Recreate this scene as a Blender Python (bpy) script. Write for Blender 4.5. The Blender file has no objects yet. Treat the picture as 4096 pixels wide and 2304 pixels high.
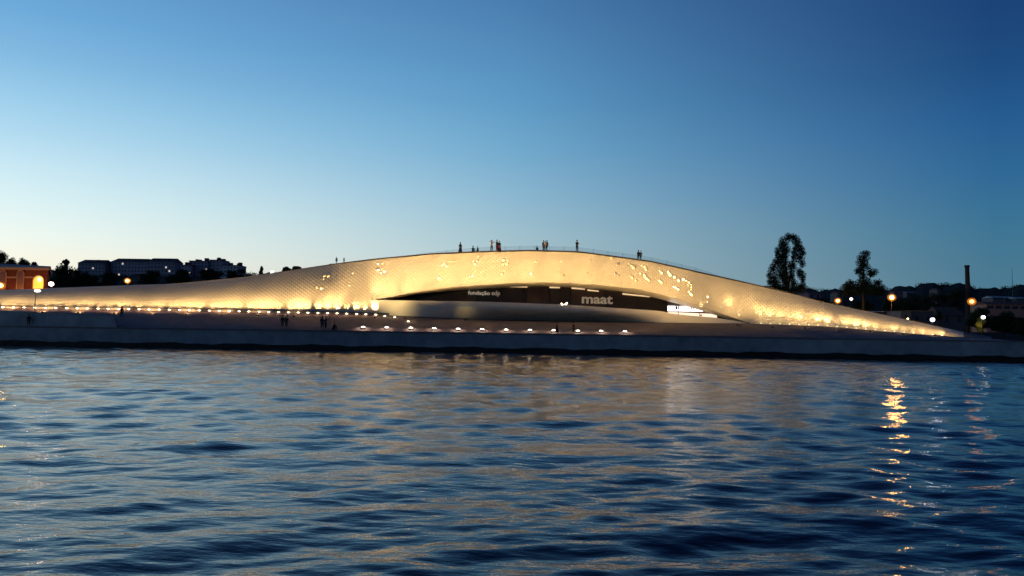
import bpy, bmesh, math, random
import numpy as np
from mathutils import Matrix, Vector
random.seed(7); np.random.seed(7)
R = math.radians
sc = bpy.context.scene
C = sc.collection

# ------------------------------------------------------------------ camera
FPX = 3215.0                      # focal length in pixels of the 4096 wide photograph
CAM = Vector((0, 0, 3.1))
PITCH, ROLL = 3.17, 0.85
Mc = Matrix.Rotation(R(90 + PITCH), 3, 'X') @ Matrix.Rotation(R(ROLL), 3, 'Z')
cd = bpy.data.cameras.new('camera'); cam = bpy.data.objects.new('camera', cd); C.objects.link(cam)
cam.matrix_world = Matrix.Translation(CAM) @ Mc.to_4x4()
cd.sensor_width = 36; cd.lens = 36 * FPX / 4096; cd.clip_end = 6000; cd.clip_start = 0.1
sc.camera = cam

# ------------------------------------------------------------------ dusk sky
def lin(c):
    c = c / 255.0
    return c / 12.92 if c <= .04045 else ((c + .055) / 1.055) ** 2.4
def srgb(r, g, b): return (lin(r), lin(g), lin(b), 1)
w = bpy.data.worlds.new('World'); sc.world = w; w.use_nodes = True
nt = w.node_tree; N = nt.nodes; L = nt.links
for n in list(N): N.remove(n)
out = N.new('ShaderNodeOutputWorld'); bg = N.new('ShaderNodeBackground'); L.new(bg.outputs[0], out.inputs[0])
tc = N.new('ShaderNodeTexCoord'); sep = N.new('ShaderNodeSeparateXYZ'); L.new(tc.outputs['Generated'], sep.inputs[0])
def ramp(stops):
    r = N.new('ShaderNodeValToRGB'); e = r.color_ramp.elements
    while len(e) < len(stops): e.new(.5)
    for i, (p, c) in enumerate(stops):
        e[i].position = p; e[i].color = srgb(*c)
    L.new(sep.outputs['Z'], r.inputs[0]); return r
west = ramp([(0, (255, 240, 212)), (.075, (250, 249, 232)), (.096, (240, 250, 242)), (.134, (220, 243, 246)), (.17, (200, 232, 245)), (.206, (175, 217, 240)),
             (.24, (155, 205, 235)), (.282, (130, 185, 225)), (.324, (110, 170, 218)), (.5, (62, 112, 168)), (.75, (26, 56, 100)), (1, (14, 32, 66))])
mid = ramp([(0, (190, 203, 198)), (.122, (160, 192, 205)), (.162, (142, 184, 208)), (.22, (115, 170, 205)), (.276, (95, 155, 198)), (.33, (85, 141, 188)),
            (.38, (75, 127, 177)), (.55, (40, 82, 140)), (.75, (18, 44, 88)), (1, (11, 27, 60))])
east = ramp([(0, (88, 124, 142)), (.078, (72, 120, 145)), (.117, (62, 117, 148)), (.175, (48, 105, 150)), (.232, (38, 92, 145)), (.286, (31, 77, 129)),
             (.339, (29, 68, 121)), (.5, (19, 52, 108)), (.75, (11, 28, 64)), (1, (8, 20, 48))])
# horizontal direction towards the afterglow
SA = R(60)
dot = N.new('ShaderNodeVectorMath'); dot.operation = 'DOT_PRODUCT'
nz = N.new('ShaderNodeVectorMath'); nz.operation = 'MULTIPLY'; nz.inputs[1].default_value = (1, 1, 0); L.new(tc.outputs['Generated'], nz.inputs[0])
nn = N.new('ShaderNodeVectorMath'); nn.operation = 'NORMALIZE'; L.new(nz.outputs[0], nn.inputs[0])
L.new(nn.outputs[0], dot.inputs[0]); dot.inputs[1].default_value = (-math.sin(SA), math.cos(SA), 0)
def mr(a, b):
    m = N.new('ShaderNodeMapRange'); L.new(dot.outputs['Value'], m.inputs[0])
    m.inputs[1].default_value = a; m.inputs[2].default_value = b; m.inputs[3].default_value = 0; m.inputs[4].default_value = 1; return m
m1 = N.new('ShaderNodeMix'); m1.data_type = 'RGBA'; L.new(mr(.887, .5).outputs[0], m1.inputs[0]); L.new(west.outputs[0], m1.inputs[6]); L.new(mid.outputs[0], m1.inputs[7])
m2 = N.new('ShaderNodeMix'); m2.data_type = 'RGBA'; pwn = N.new('ShaderNodeMath'); pwn.operation = 'MULTIPLY_ADD'; tt_ = mr(.5, -.02).outputs[0]; L.new(tt_, pwn.inputs[0]); pwn.inputs[1].default_value = -.42; pwn.inputs[2].default_value = 1.42
pw2 = N.new('ShaderNodeMath'); pw2.operation = 'MULTIPLY'; L.new(tt_, pw2.inputs[0]); L.new(pwn.outputs[0], pw2.inputs[1]); L.new(pw2.outputs[0], m2.inputs[0]); L.new(m1.outputs[2], m2.inputs[6]); L.new(east.outputs[0], m2.inputs[7])
m3 = N.new('ShaderNodeMix'); m3.data_type = 'RGBA'; L.new(mr(-.04, -.8).outputs[0], m3.inputs[0]); L.new(m2.outputs[2], m3.inputs[6])
nightr = ramp([(0, (52, 62, 84)), (.2, (36, 56, 92)), (.5, (16, 36, 76)), (1, (8, 20, 48))]); L.new(nightr.outputs[0], m3.inputs[7])
L.new(m3.outputs[2], bg.inputs[0]); bg.inputs[1].default_value = 1.0
sc.view_settings.view_transform = 'Standard'; sc.view_settings.look = 'None'; sc.view_settings.exposure = 0; sc.view_settings.gamma = 1
try: sc.view_settings.use_curve_mapping = False
except Exception: pass
sc.cycles.use_denoising = True
try: sc.cycles.denoiser = 'OPENIMAGEDENOISE'
except Exception: pass
sc.cycles.max_bounces = 6; sc.cycles.diffuse_bounces = 3; sc.cycles.glossy_bounces = 3; sc.cycles.sample_clamp_indirect = 8
sc.cycles.caustics_reflective = False; sc.cycles.caustics_refractive = False
sc.cycles.use_light_tree = True

WARM = (1.0, .615, .23)
FACADE_W, WASH_W, FLOOD_W = 190, 110, 17500

# ------------------------------------------------------------------ helpers
def at(x, y, Y):
    d = Mc @ Vector(((x - 2048) / FPX, -(y - 1152) / FPX, -1))
    return CAM + d * (Y / d.y)
def prof(pts, smooth=60):
    xs = np.array([p[0] for p in pts], float); ys = np.array([p[1] for p in pts], float)
    g = np.arange(-1400, 5600, 10.0); v = np.interp(g, xs, ys)
    k = max(1, int(smooth / 10)) | 1
    if k > 1:
        pad = np.pad(v, k, mode='edge')
        for _ in range(2): pad = np.convolve(pad, np.ones(k) / k, 'same')
        v = pad[k:-k]
    return lambda x: float(np.interp(x, g, v))
MATS = {}
def mat(name, col, rough=.7, spec=.3, noise=0, nscale=2, emit=None, estr=0, metal=0, bump=0, bscale=4, coat=0, trans=0, alpha=1):
    if name in MATS: return MATS[name]
    m = bpy.data.materials.new(name); m.use_nodes = True; t = m.node_tree; p = t.nodes['Principled BSDF']
    p.inputs['Base Color'].default_value = (*col, 1); p.inputs['Roughness'].default_value = rough
    p.inputs['Specular IOR Level'].default_value = spec; p.inputs['Metallic'].default_value = metal
    p.inputs['Coat Weight'].default_value = coat; p.inputs['Transmission Weight'].default_value = trans; p.inputs['Alpha'].default_value = alpha
    co = t.nodes.new('ShaderNodeTexCoord')
    if noise:
        n = t.nodes.new('ShaderNodeTexNoise'); n.inputs['Scale'].default_value = nscale; n.inputs['Detail'].default_value = 6; n.inputs['Roughness'].default_value = .65
        t.links.new(co.outputs['Object'], n.inputs['Vector'])
        r = t.nodes.new('ShaderNodeMapRange'); t.links.new(n.outputs['Fac'], r.inputs[0]); r.inputs[1].default_value = .25; r.inputs[2].default_value = .75
        r.inputs[3].default_value = 1 - noise; r.inputs[4].default_value = 1 + noise
        x = t.nodes.new('ShaderNodeMix'); x.data_type = 'RGBA'; x.blend_type = 'MULTIPLY'; x.inputs[0].default_value = 1
        x.inputs[6].default_value = (*col, 1); t.links.new(r.outputs[0], x.inputs[7]); t.links.new(x.outputs[2], p.inputs['Base Color'])
    if bump:
        n = t.nodes.new('ShaderNodeTexNoise'); n.inputs['Scale'].default_value = bscale; n.inputs['Detail'].default_value = 5
        t.links.new(co.outputs['Object'], n.inputs['Vector'])
        b = t.nodes.new('ShaderNodeBump'); b.inputs['Strength'].default_value = 1; b.inputs['Distance'].default_value = bump
        t.links.new(n.outputs['Fac'], b.inputs['Height']); t.links.new(b.outputs[0], p.inputs['Normal'])
    if emit:
        p.inputs['Emission Color'].default_value = (*emit, 1); p.inputs['Emission Strength'].default_value = estr
    MATS[name] = m; return m
def link(name, me, m=None, parent=None):
    o = bpy.data.objects.new(name, me); C.objects.link(o)
    if m is not None and len(me.materials) == 0: me.materials.append(m)
    if parent: o.parent = parent
    return o
def tag(o, label=None, cat=None, group=None, kind=None):
    if label: o['label'] = label
    if cat: o['category'] = cat
    if group: o['group'] = group
    if kind: o['kind'] = kind
    return o
def empty(name, loc, label, cat, group=None, rz=0):
    o = bpy.data.objects.new(name, None); C.objects.link(o); o.location = loc; o.rotation_euler.z = rz; o.empty_display_size = .2
    return tag(o, label, cat, group)
class MB:
    """collects vertices and faces of one mesh (coordinates local to o)"""
    def __init__(s, o=(0, 0, 0)): s.v = []; s.f = []; s.o = Vector(o)
    def add(s, vs, fs):
        n = len(s.v); s.v += [tuple(Vector(p) - s.o) for p in vs]; s.f += [tuple(i + n for i in f) for f in fs]
    def box(s, a, b):
        x0, y0, z0 = a; x1, y1, z1 = b
        s.add([(x0, y0, z0), (x1, y0, z0), (x1, y1, z0), (x0, y1, z0), (x0, y0, z1), (x1, y0, z1), (x1, y1, z1), (x0, y1, z1)],
              [(0, 3, 2, 1), (4, 5, 6, 7), (0, 1, 5, 4), (1, 2, 6, 5), (2, 3, 7, 6), (3, 0, 4, 7)])
    def grid(s, rows):
        nr, nc = len(rows), len(rows[0])
        s.add([p for r in rows for p in r], [(i * nc + j, i * nc + j + 1, (i + 1) * nc + j + 1, (i + 1) * nc + j) for i in range(nr - 1) for j in range(nc - 1)])
    def tube(s, pts, rads, n=8, cap=True):
        pts = [Vector(p) for p in pts]; base = []
        for i, p in enumerate(pts):
            d = (pts[min(i + 1, len(pts) - 1)] - pts[max(i - 1, 0)]).normalized()
            a = d.orthogonal().normalized() if abs(d.z) < .99 else Vector((1, 0, 0)); a = (a - d * a.dot(d)).normalized(); b = d.cross(a)
            base.append([p + (a * math.cos(2 * math.pi * k / n) + b * math.sin(2 * math.pi * k / n)) * rads[i] for k in range(n)])
        vs = [q for r in base for q in r]; fs = []
        for i in range(len(pts) - 1):
            for k in range(n):
                fs.append((i * n + k, i * n + (k + 1) % n, (i + 1) * n + (k + 1) % n, (i + 1) * n + k))
        if cap: fs += [tuple(range(n - 1, -1, -1)), tuple((len(pts) - 1) * n + k for k in range(n))]
        s.add(vs, fs)
    def ball(s, c, r, n=10, m=7, sz=1):
        c = Vector(c); vs = [c + Vector((0, 0, r * sz))]; fs = []
        for i in range(1, m):
            t = math.pi * i / m
            vs += [c + Vector((r * math.sin(t) * math.cos(2 * math.pi * k / n), r * math.sin(t) * math.sin(2 * math.pi * k / n), r * sz * math.cos(t))) for k in range(n)]
        vs.append(c - Vector((0, 0, r * sz))); e = len(vs) - 1
        for k in range(n):
            fs.append((0, 1 + k, 1 + (k + 1) % n)); fs.append((e, 1 + (m - 2) * n + (k + 1) % n, 1 + (m - 2) * n + k))
        for i in range(m - 2):
            for k in range(n): fs.append((1 + i * n + k, 1 + (i + 1) * n + k, 1 + (i + 1) * n + (k + 1) % n, 1 + i * n + (k + 1) % n))
        s.add(vs, fs)
    def mesh(s, name, smooth=False):
        me = bpy.data.meshes.new(name); me.from_pydata(s.v, [], s.f); me.update()
        if smooth: me.polygons.foreach_set('use_smooth', [True] * len(me.polygons))
        return me
    def build(s, name, m, parent=None, smooth=False):
        return link(name, s.mesh(name, smooth), m, parent)
def copy_tree(o, parent=None):
    c = o.copy(); C.objects.link(c)
    if parent: c.parent = parent
    for ch in list(o.children):
        if ch.type != 'LIGHT': copy_tree(ch, c)
    return c
def spot(parent, loc, target, power, size, blend=.6, col=WARM, rad=.12):
    l = bpy.data.lights.new('lamp_light', 'SPOT'); l.energy = power; l.spot_size = R(size); l.spot_blend = blend; l.color = col; l.shadow_soft_size = rad
    o = bpy.data.objects.new('lamp_light', l); C.objects.link(o); o.location = loc
    o.rotation_euler = (Vector(target) - Vector(loc)).to_track_quat('-Z', 'Y').to_euler()
    if parent:
        o.location = Vector(loc) - parent.location; o.parent = parent
    return o
def point(parent, loc, power, col, rad=.2):
    l = bpy.data.lights.new('lamp_light', 'POINT'); l.energy = power; l.color = col; l.shadow_soft_size = rad
    o = bpy.data.objects.new('lamp_light', l); C.objects.link(o); o.location = Vector(loc) - parent.location; o.parent = parent; return o

# ------------------------------------------------------------------ materials
tile_m = mat('glazed_cream_tile', (.74, .69, .58), .42, .4, noise=.10, nscale=.35)
glint_m = mat('glint_cream_tile', (.84, .78, .66), .29, .8, metal=.45)
shell_m = mat('pale_render', (.62, .60, .57), .7, .2, noise=.08, nscale=.6)
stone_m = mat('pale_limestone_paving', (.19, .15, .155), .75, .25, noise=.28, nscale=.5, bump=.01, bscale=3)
wall_m = mat('quay_concrete', (.30, .315, .34), .85, .2, noise=.4, nscale=.35, bump=.015, bscale=2.5)
wet_m = mat('wet_algae_stone', (.018, .017, .015), .55, .3, noise=.5, nscale=1.2, bump=.04, bscale=3)
dark_m = mat('dark_metal', (.035, .032, .03), .5, .4)
rim_m = mat('dark_roof_edge', (.05, .045, .045), .6, .3)
leaf_m = mat('dark_foliage', (.035, .05, .022), .8, .1, noise=.5, nscale=.6)
bark_m = mat('bark', (.07, .055, .045), .9, .1, noise=.3, nscale=4)
soil_m = mat('grassy_ground', (.05, .052, .035), .9, .1, noise=.4, nscale=.08)
hill_m = mat('wooded_slope', (.020, .018, .019), .95, .05, noise=.45, nscale=.05)

# ------------------------------------------------------------------ outline profiles (photograph x -> photograph y)
yT = prof([(-1400, 1150), (-300, 1166), (0, 1161), (350, 1147), (700, 1134.5), (955, 1111), (1126, 1087), (1350, 1056), (1488, 1040), (1726, 1017.5), (1950, 1008),
           (2122, 1004), (2313, 1009), (2600, 1047), (2817, 1096), (2976, 1131), (3135, 1167), (3286, 1208), (3600, 1272), (3822, 1321), (3870, 1331), (3990, 1352), (5000, 1500)], 40)
yB = prof([(-1400, 1216), (-300, 1226), (0, 1231), (650, 1241), (1350, 1256), (1500, 1261), (1948, 1280), (2249, 1287.5), (2540, 1290), (2980, 1294), (3286, 1304), (3600, 1331), (3840, 1349),
           (3900, 1350), (4095, 1366), (5000, 1400)], 40)
yF = prof([(1491, 1200), (1560, 1188), (1647, 1171), (1805, 1149), (1948, 1139), (2060, 1132), (2186, 1130), (2376, 1138), (2567, 1159), (2659, 1181), (2817, 1231), (2976, 1286), (3004, 1297)], 10)
yL = prof([(1400, 1199), (1491, 1200), (1948, 1207), (2249, 1218), (2600, 1241), (2664, 1246.5), (2676, 1254), (2760, 1262), (2868, 1271), (2976, 1290), (3010, 1298)], 20)
XE = 3850                                                   # right end of the facade
Y0 = prof([(-1400, 150), (-300, 133), (700, 134.5), (1350, 136), (1900, 139), (2300, 139.5), (2900, 138), (3300, 133), (3850, 127), (4300, 122), (5000, 116)], 200)
Y2 = prof([(-1400, 154), (-300, 137), (700, 139.5), (1250, 138), (1700, 135), (2300, 134.5), (2700, 135.5), (3100, 137), (3500, 133.5), (3850, 127.6), (5000, 127)], 200)
def facade(x, y, off=0):
    t = min(1.2, max(-.1, (yB(x) - y) / max(8, yB(x) - yT(x))))
    a, c = Y0(x), Y2(x); b = (a + c) / 2 + (-.6 if 1500 < x < 2900 else .2) * 0
    Y = a * (1 - t) ** 2 + 2 * b * t * (1 - t) + c * t * t - .5 * math.sin(math.pi * min(1, max(0, t)))
    return at(x, y, Y + off)
def yBot(x): return yF(x) if 1491 <= x <= 3002 else yB(x)

# ------------------------------------------------------------------ water
def water():
    ys = list(np.linspace(-30, 6, 40)); y = 6.0
    while y < 126:
        ys.append(y); y += min(.27, max(.02, y * y / 3300))
    ys = np.array(ys); nc = 1000; s = np.linspace(-1, 1, nc)
    half = np.where(ys > 0, ys * .80 + 6, 30.0)
    X = (half[:, None] * s[None, :]); Yg = np.repeat(ys[:, None], nc, 1)
    dx = (2 * half / nc)[:, None]; dy = np.gradient(ys)[:, None]
    Z = np.zeros_like(X); rng = np.random.RandomState(4)
    n = 110
    lam = np.exp(np.linspace(math.log(.30), math.log(5.5), n)) * rng.uniform(.95, 1.05, n)
    for i, l in enumerate(lam):
        th = rng.normal(0, .50) - .12                     # travel direction about the view axis
        kx, ky = math.sin(th) * 2 * math.pi / l, math.cos(th) * 2 * math.pi / l
        slope = .0160 * (l / 1.0) ** .15 * math.exp(-(l / 4.8) ** 3) * (1 if l > .5 else (l / .5) ** .7)
        a = slope * l / (2 * math.pi) * 1.15
        f = np.clip((l / (2.6 * np.maximum(dy, dx * .5)) - 1), 0, 1)
        ph = rng.uniform(0, 6.28)
        q = kx * X + ky * Yg + ph
        Z += f * a * np.sin(q)
    # gusts: calmer and rougher patches
    g = .85 + .22 * np.sin(X * .11 + Yg * .07 + 1) * np.sin(Yg * .16 - X * .05 + 2) + .12 * np.sin(X * .31 + 2 * np.sin(Yg * .2))
    Z *= g
    co = np.stack([X, Yg, Z], -1).reshape(-1, 3)
    nr = len(ys); idx = np.arange(nr * nc).reshape(nr, nc)
    q = np.stack([idx[:-1, :-1], idx[:-1, 1:], idx[1:, 1:], idx[1:, :-1]], -1).reshape(-1, 4)
    me = bpy.data.meshes.new('water'); me.vertices.add(len(co)); me.vertices.foreach_set('co', co.ravel())
    me.loops.add(q.size); me.loops.foreach_set('vertex_index', q.ravel().astype(np.int32))
    me.polygons.add(len(q)); me.polygons.foreach_set('loop_start', np.arange(0, q.size, 4, dtype=np.int32)); me.polygons.foreach_set('loop_total', np.full(len(q), 4, dtype=np.int32))
    me.update(calc_edges=True); me.polygons.foreach_set('use_smooth', np.ones(len(q), bool))
    m = bpy.data.materials.new('river_water'); m.use_nodes = True; t = m.node_tree; p = t.nodes['Principled BSDF']
    p.inputs['Base Color'].default_value = (.003, .009, .022, 1); p.inputs['Roughness'].default_value = .05; p.inputs['IOR'].default_value = 1.34
    tcn = t.nodes.new('ShaderNodeTexCoord'); mp = t.nodes.new('ShaderNodeMapping'); mp.inputs['Scale'].default_value = (.7, 1.5, 1); mp.inputs['Rotation'].default_value = (0, 0, R(8))
    t.links.new(tcn.outputs['Object'], mp.inputs[0])
    n1 = t.nodes.new('ShaderNodeTexNoise'); n1.inputs['Scale'].default_value = 2.6; n1.inputs['Detail'].default_value = 4; n1.inputs['Roughness'].default_value = .5; t.links.new(mp.outputs[0], n1.inputs[0])
    b = t.nodes.new('ShaderNodeBump'); b.inputs['Strength'].default_value = 1; b.inputs['Distance'].default_value = .026; t.links.new(n1.outputs['Fac'], b.inputs['Height']); t.links.new(b.outputs[0], p.inputs['Normal'])
    o = link('water', me, m); tag(o, kind='structure')
water()

# ------------------------------------------------------------------ quay, promenade, ground
YQ = prof([(-1400, 124), (0, 121.5), (2048, 121.5), (3200, 117), (4096, 113), (5500, 108)], 400)
ZQ = 3.0
def quay(x, z, off=0):
    p = at(x, 1300, YQ(x) + off); return Vector((p.x, p.y, z))
xs = list(range(-1400, 5501, 50))
b = MB(); b.grid([[quay(x, z, .03 * (2.6 - z)) for x in xs] for z in (-1.5, .9, 2.78)]); tag(b.build('quay_wall', wall_m), kind='structure')
qp = bpy.data.objects['quay_wall']
b = MB(); b.grid([[quay(x, z, -.10 + .06 * math.sin(x * .013) * (z > 0)) for x in xs] for z in (-1.5, .25)] + [[quay(x, .72 + .10 * math.sin(x * .021) + .07 * math.sin(x * .057), -.10) for x in xs]] + [[quay(x, .78 + .10 * math.sin(x * .021) + .07 * math.sin(x * .057), .06) for x in xs]])
b.build('tide_band', wet_m, qp)
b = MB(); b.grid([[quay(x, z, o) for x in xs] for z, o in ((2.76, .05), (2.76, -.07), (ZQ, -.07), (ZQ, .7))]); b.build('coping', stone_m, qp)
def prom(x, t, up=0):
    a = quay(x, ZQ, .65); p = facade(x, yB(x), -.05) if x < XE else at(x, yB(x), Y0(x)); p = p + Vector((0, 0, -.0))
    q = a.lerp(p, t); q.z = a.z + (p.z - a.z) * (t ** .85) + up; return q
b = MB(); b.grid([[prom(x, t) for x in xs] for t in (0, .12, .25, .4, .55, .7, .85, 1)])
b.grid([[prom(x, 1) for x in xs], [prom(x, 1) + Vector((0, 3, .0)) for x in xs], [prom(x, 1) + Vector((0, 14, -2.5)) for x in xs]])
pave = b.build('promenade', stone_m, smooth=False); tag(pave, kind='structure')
b = MB(); b.grid([[(X, Yv, 2.6) for X in (-3000, -300, 0, 300, 3000)] for Yv in (126, 200, 600, 4000)]); tag(b.build('ground', soil_m), kind='structure')
# raised boat-ramp wall at the left, in front of the promenade
e = empty('parapet_wall', at(200, 1290, 123), 'long low dark concrete wall raised above the quay at its left end, stopping in a step', 'wall')
wl = MB(e.location); xx = [-900, -400, 0, 150, 300, 400, 452, 466]
topy = {-900: 1228, -400: 1234, 0: 1243, 150: 1252, 300: 1262, 400: 1266, 452: 1269, 466: 1301}
rows = [[quay(x, 3.003, .3) for x in xx], [at(x, topy[x], YQ(x) + .3) for x in xx], [at(x, topy[x], YQ(x) + .3) + Vector((0, 1.0, 0)) for x in xx], [quay(x, 3.003, 1.3) for x in xx]]
wl.grid(rows); wl.add([rows[k][-1] for k in range(4)], [(0, 1, 2, 3)])
wl.build('wall', wall_m, e)
cp = MB(e.location); cp.grid([[p + Vector((0, -.04, .0)) for p in rows[1][:-1]], [p + Vector((0, -.04, .09)) for p in rows[1][:-1]], [p + Vector((0, .04, .09)) for p in rows[2][:-1]]]); cp.build('coping', wall_m, e)

# ------------------------------------------------------------------ the museum building
mus = empty('museum_building', at(2100, 1290, 140), 'long low white-tiled wave shaped museum with an arched opening, glowing gold in the floodlights', 'building')
O = mus.location
def cols(a, z, st):
    r = list(np.arange(a, z, st)) + [z]; return r
b = MB(O)
for a, z in ((-1300, 1491), (1491.01, 3001.9), (3002.1, XE + 4)):
    cs = cols(a, z, 22); NR = 10
    b.grid([[facade(x, yT(x) + (max(yBot(x), yT(x) + .5) - yT(x)) * j / NR, .16) for x in cs] for j in range(NR + 1)])
b.build('facade_shell', shell_m, mus, smooth=True)
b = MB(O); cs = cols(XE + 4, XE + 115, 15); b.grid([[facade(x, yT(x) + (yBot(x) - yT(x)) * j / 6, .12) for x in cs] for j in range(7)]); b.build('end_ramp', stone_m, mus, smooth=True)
# tiles: diamond scales, lower corner proud
HW, HH = 8.2, 7.2
tiles = []
i0, i1 = int(-600 / (2 * HW)), int((XE + 2) / (2 * HW))
for j in range(0, 60):
    for i in range(i0, i1):
        cx = (i + .5 * (j & 1)) * 2 * HW; top, bot = yT(cx), yBot(cx)
        cy = top + j * HH
        if cy > bot + HH * .4: continue
        if abs(cx - 1491) < .1: continue
        def V(dx, dy, off):
            xx_ = cx + dx; xq = xx_
            if cy > 1188:
                if cx < 1491 and xx_ > 1491: xq = 1491
                if cx > 1491 and xx_ < 1491.01: xq = 1491.01
            t_, b_ = yT(xx_), (yF(xq) if 1491 < cx <= 3002 else yB(xq))
            yy = min(max(cy + dy + (t_ - top), t_), max(t_ + .2, b_)); return facade(xq, yy, off)
        jt = random.uniform(-.012, .012)
        k_ = float(np.interp(cx, [0, 500, 1250, 1550, 2850, 3000, 3400, 3800], [.8, 1.25, 1.15, .42, .42, .8, .7, .4]))
        vs = [V(0, -HH, .10 * k_), V(-HW, 0, -.05 * k_ + jt), V(0, HH, -.15 * k_ + jt), V(HW, 0, .06 * k_ - jt), V(-1.5, .8, -.10 * k_)]
        if (vs[0] - vs[2]).length < .04: continue
        tiles.append((cx, cy, vs))
F4 = [(0, 1, 4), (1, 2, 4), (2, 3, 4), (3, 0, 4)]
score = sorted(range(len(tiles)), key=lambda k: abs(tiles[k][0] - 900) + abs(tiles[k][1] - (yT(tiles[k][0]) + 60)) * 6)
single = set(score[:290])
b = MB(O)
for k, (cx, cy, vs) in enumerate(tiles):
    if k in single: continue
    b.add(vs, F4)
tg = b.build('tiles', tile_m, mus); tg['kind'] = 'stuff'
for k in sorted(single):
    cx, cy, vs = tiles[k]; c = vs[4]
    me = bpy.data.meshes.new('tile'); me.from_pydata([tuple(v - c) for v in vs], [], F4); o = link('tile', me, tile_m, mus); o.location = c - O
# added domed glint tiles, each tilted between nearest floor lamp and camera
dots = [(1250 + x / 3.15, 960 + y / 3.15) for x, y in [(60, 600), (113, 612), (140, 490), (155, 458), (203, 457), (465, 573), (512, 418), (825, 297), (882, 297), (828, 380), (880, 365), (862, 415), (908, 400),
        (1300, 415), (1290, 490), (1655, 300), (1635, 325), (1690, 330), (1592, 480), (1625, 495), (2033, 268), (2050, 300), (2080, 270), (2020, 460), (1985, 458)]]
dots += [(1900 + x / 3.15, 940 + y / 3.15) for x, y in [(12, 360), (362, 315), (412, 325), (385, 345), (362, 362), (407, 372), (345, 495), (762, 333), (715, 487), (1085, 335), (1115, 322), (1072, 470), (1110, 505),
        (1447, 332), (1418, 480), (1455, 505), (1725, 293), (1812, 355), (1795, 375), (1770, 490), (1808, 515), (1950, 368), (1978, 388), (1999, 412), (1960, 510), (1982, 540), (2030, 575)]]
dots += [(2500 + x / 3.15, 960 + y / 3.15) for x, y in [(222, 330), (254, 341), (267, 372), (200, 424), (245, 440), (252, 464), (276, 487), (303, 508), (441, 390), (462, 417), (551, 412), (569, 443),
        (625, 470), (440, 515), (460, 540), (738, 498), (772, 511), (803, 533), (828, 560), (800, 575), (840, 597), (832, 627), (813, 655), (835, 688), (618, 590), (643, 605), (668, 622), (1042, 718), (1040, 782), (1440, 935), (675, 512)]]
FLOOD_X = [1453, 1547, 1644, 1737, 1833, 1929, 2025, 2120, 2215, 2312, 2405, 2500]
PR, PC = .29, math.sin(R(8))                      # radius and slope of one shallow glint dome
vs = [(0, 0, .03)]; fs = []
for r_ in (.4, .7, 1.0): vs += [(PR * r_ * math.cos(2 * math.pi * k / 12), PR * r_ * math.sin(2 * math.pi * k / 12), .03 - PR * PC * r_ * r_ / 2) for k in range(12)]
vs += [(1.05 * PR * math.cos(2 * math.pi * k / 12), 1.05 * PR * math.sin(2 * math.pi * k / 12), -.12) for k in range(12)]
for k in range(12):
    fs.append((0, 1 + k, 1 + (k + 1) % 12))
    for q in range(3): fs.append((1 + q * 12 + k, 1 + (q + 1) * 12 + k, 1 + (q + 1) * 12 + (k + 1) % 12, 1 + q * 12 + (k + 1) % 12))
pm = MB(); pm.add(vs, fs); pme = pm.mesh('glint_tile', False); pme.materials.append(glint_m); pme.polygons.foreach_set('use_smooth', [i % 4 != 3 for i in range(len(pme.polygons))])
FL = [at(x, 1330, 123.8) for x in FLOOD_X]
for x, y in dots:
    P = facade(x, y, -.10); lamp_ = min(FL, key=lambda q: (q - P).length); h_ = ((lamp_ - P).normalized() + (CAM - P).normalized()).normalized()
    o = link('glint_tile', pme, None, mus); o.location = P - O; s_ = random.uniform(.5, 1.05); o.scale = (s_, s_, 1); o.rotation_euler = h_.to_track_quat('Z', 'Y').to_euler()
# dark parapet rim along the roof line
b = MB(O); cs = cols(700, 3700, 25)
def rimh(x): return max(.02, .20 * min(1, max(0, (x - 1000) / 500)) * min(1, max(0, (3500 - x) / 500)))
top = [facade(x, yT(x), 0) for x in cs]
b.grid([[p + Vector((0, -.12, -.05)) for p in top], [p + Vector((0, -.12, rimh(x))) for p, x in zip(top, cs)], [p + Vector((0, .25, rimh(x))) for p, x in zip(top, cs)], [p + Vector((0, .25, -.1)) for p in top]])
b.build('parapet_rim', rim_m, mus)
# roof deck sloping to the back
b = MB(O); cs = cols(-1300, XE + 110, 50)
rowsr = []
for dy, dz in ((0, -.02), (.35, .0), (2.0, .06), (4, -.1), (12, -1.6), (22, -4.5)):
    rowsr.append([facade(x, yT(x), 0) + Vector((0, dy, dz if dz > -1 else max(dz, 3.3 - facade(x, yT(x)).z))) for x in cs])
rowsr.append([Vector((p.x, p.y + 3, 2.6)) for p in rowsr[-1]])
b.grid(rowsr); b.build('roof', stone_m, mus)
# end cap of the facade at the right
# soffit under the arch
YG = 147.0
b = MB(O); cs = cols(1492, 3001, 20); NR = 6
def soff(x, t):
    p = facade(x, yF(x)); w_ = min(1, (x - 1491) / 400, (3010 - x) / 500); w_ = max(0.03, w_)
    # rises slowly then runs flat to the glass
    return Vector((p.x, p.y + (YG + .5 - p.y) * t * (.35 + .65 * w_), p.z + (.10 - .16 * t) * t * w_))
b.grid([[soff(x, j / NR) for x in cs] for j in range(NR + 1)]); b.build('soffit', tile_m, mus, smooth=True)
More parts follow.
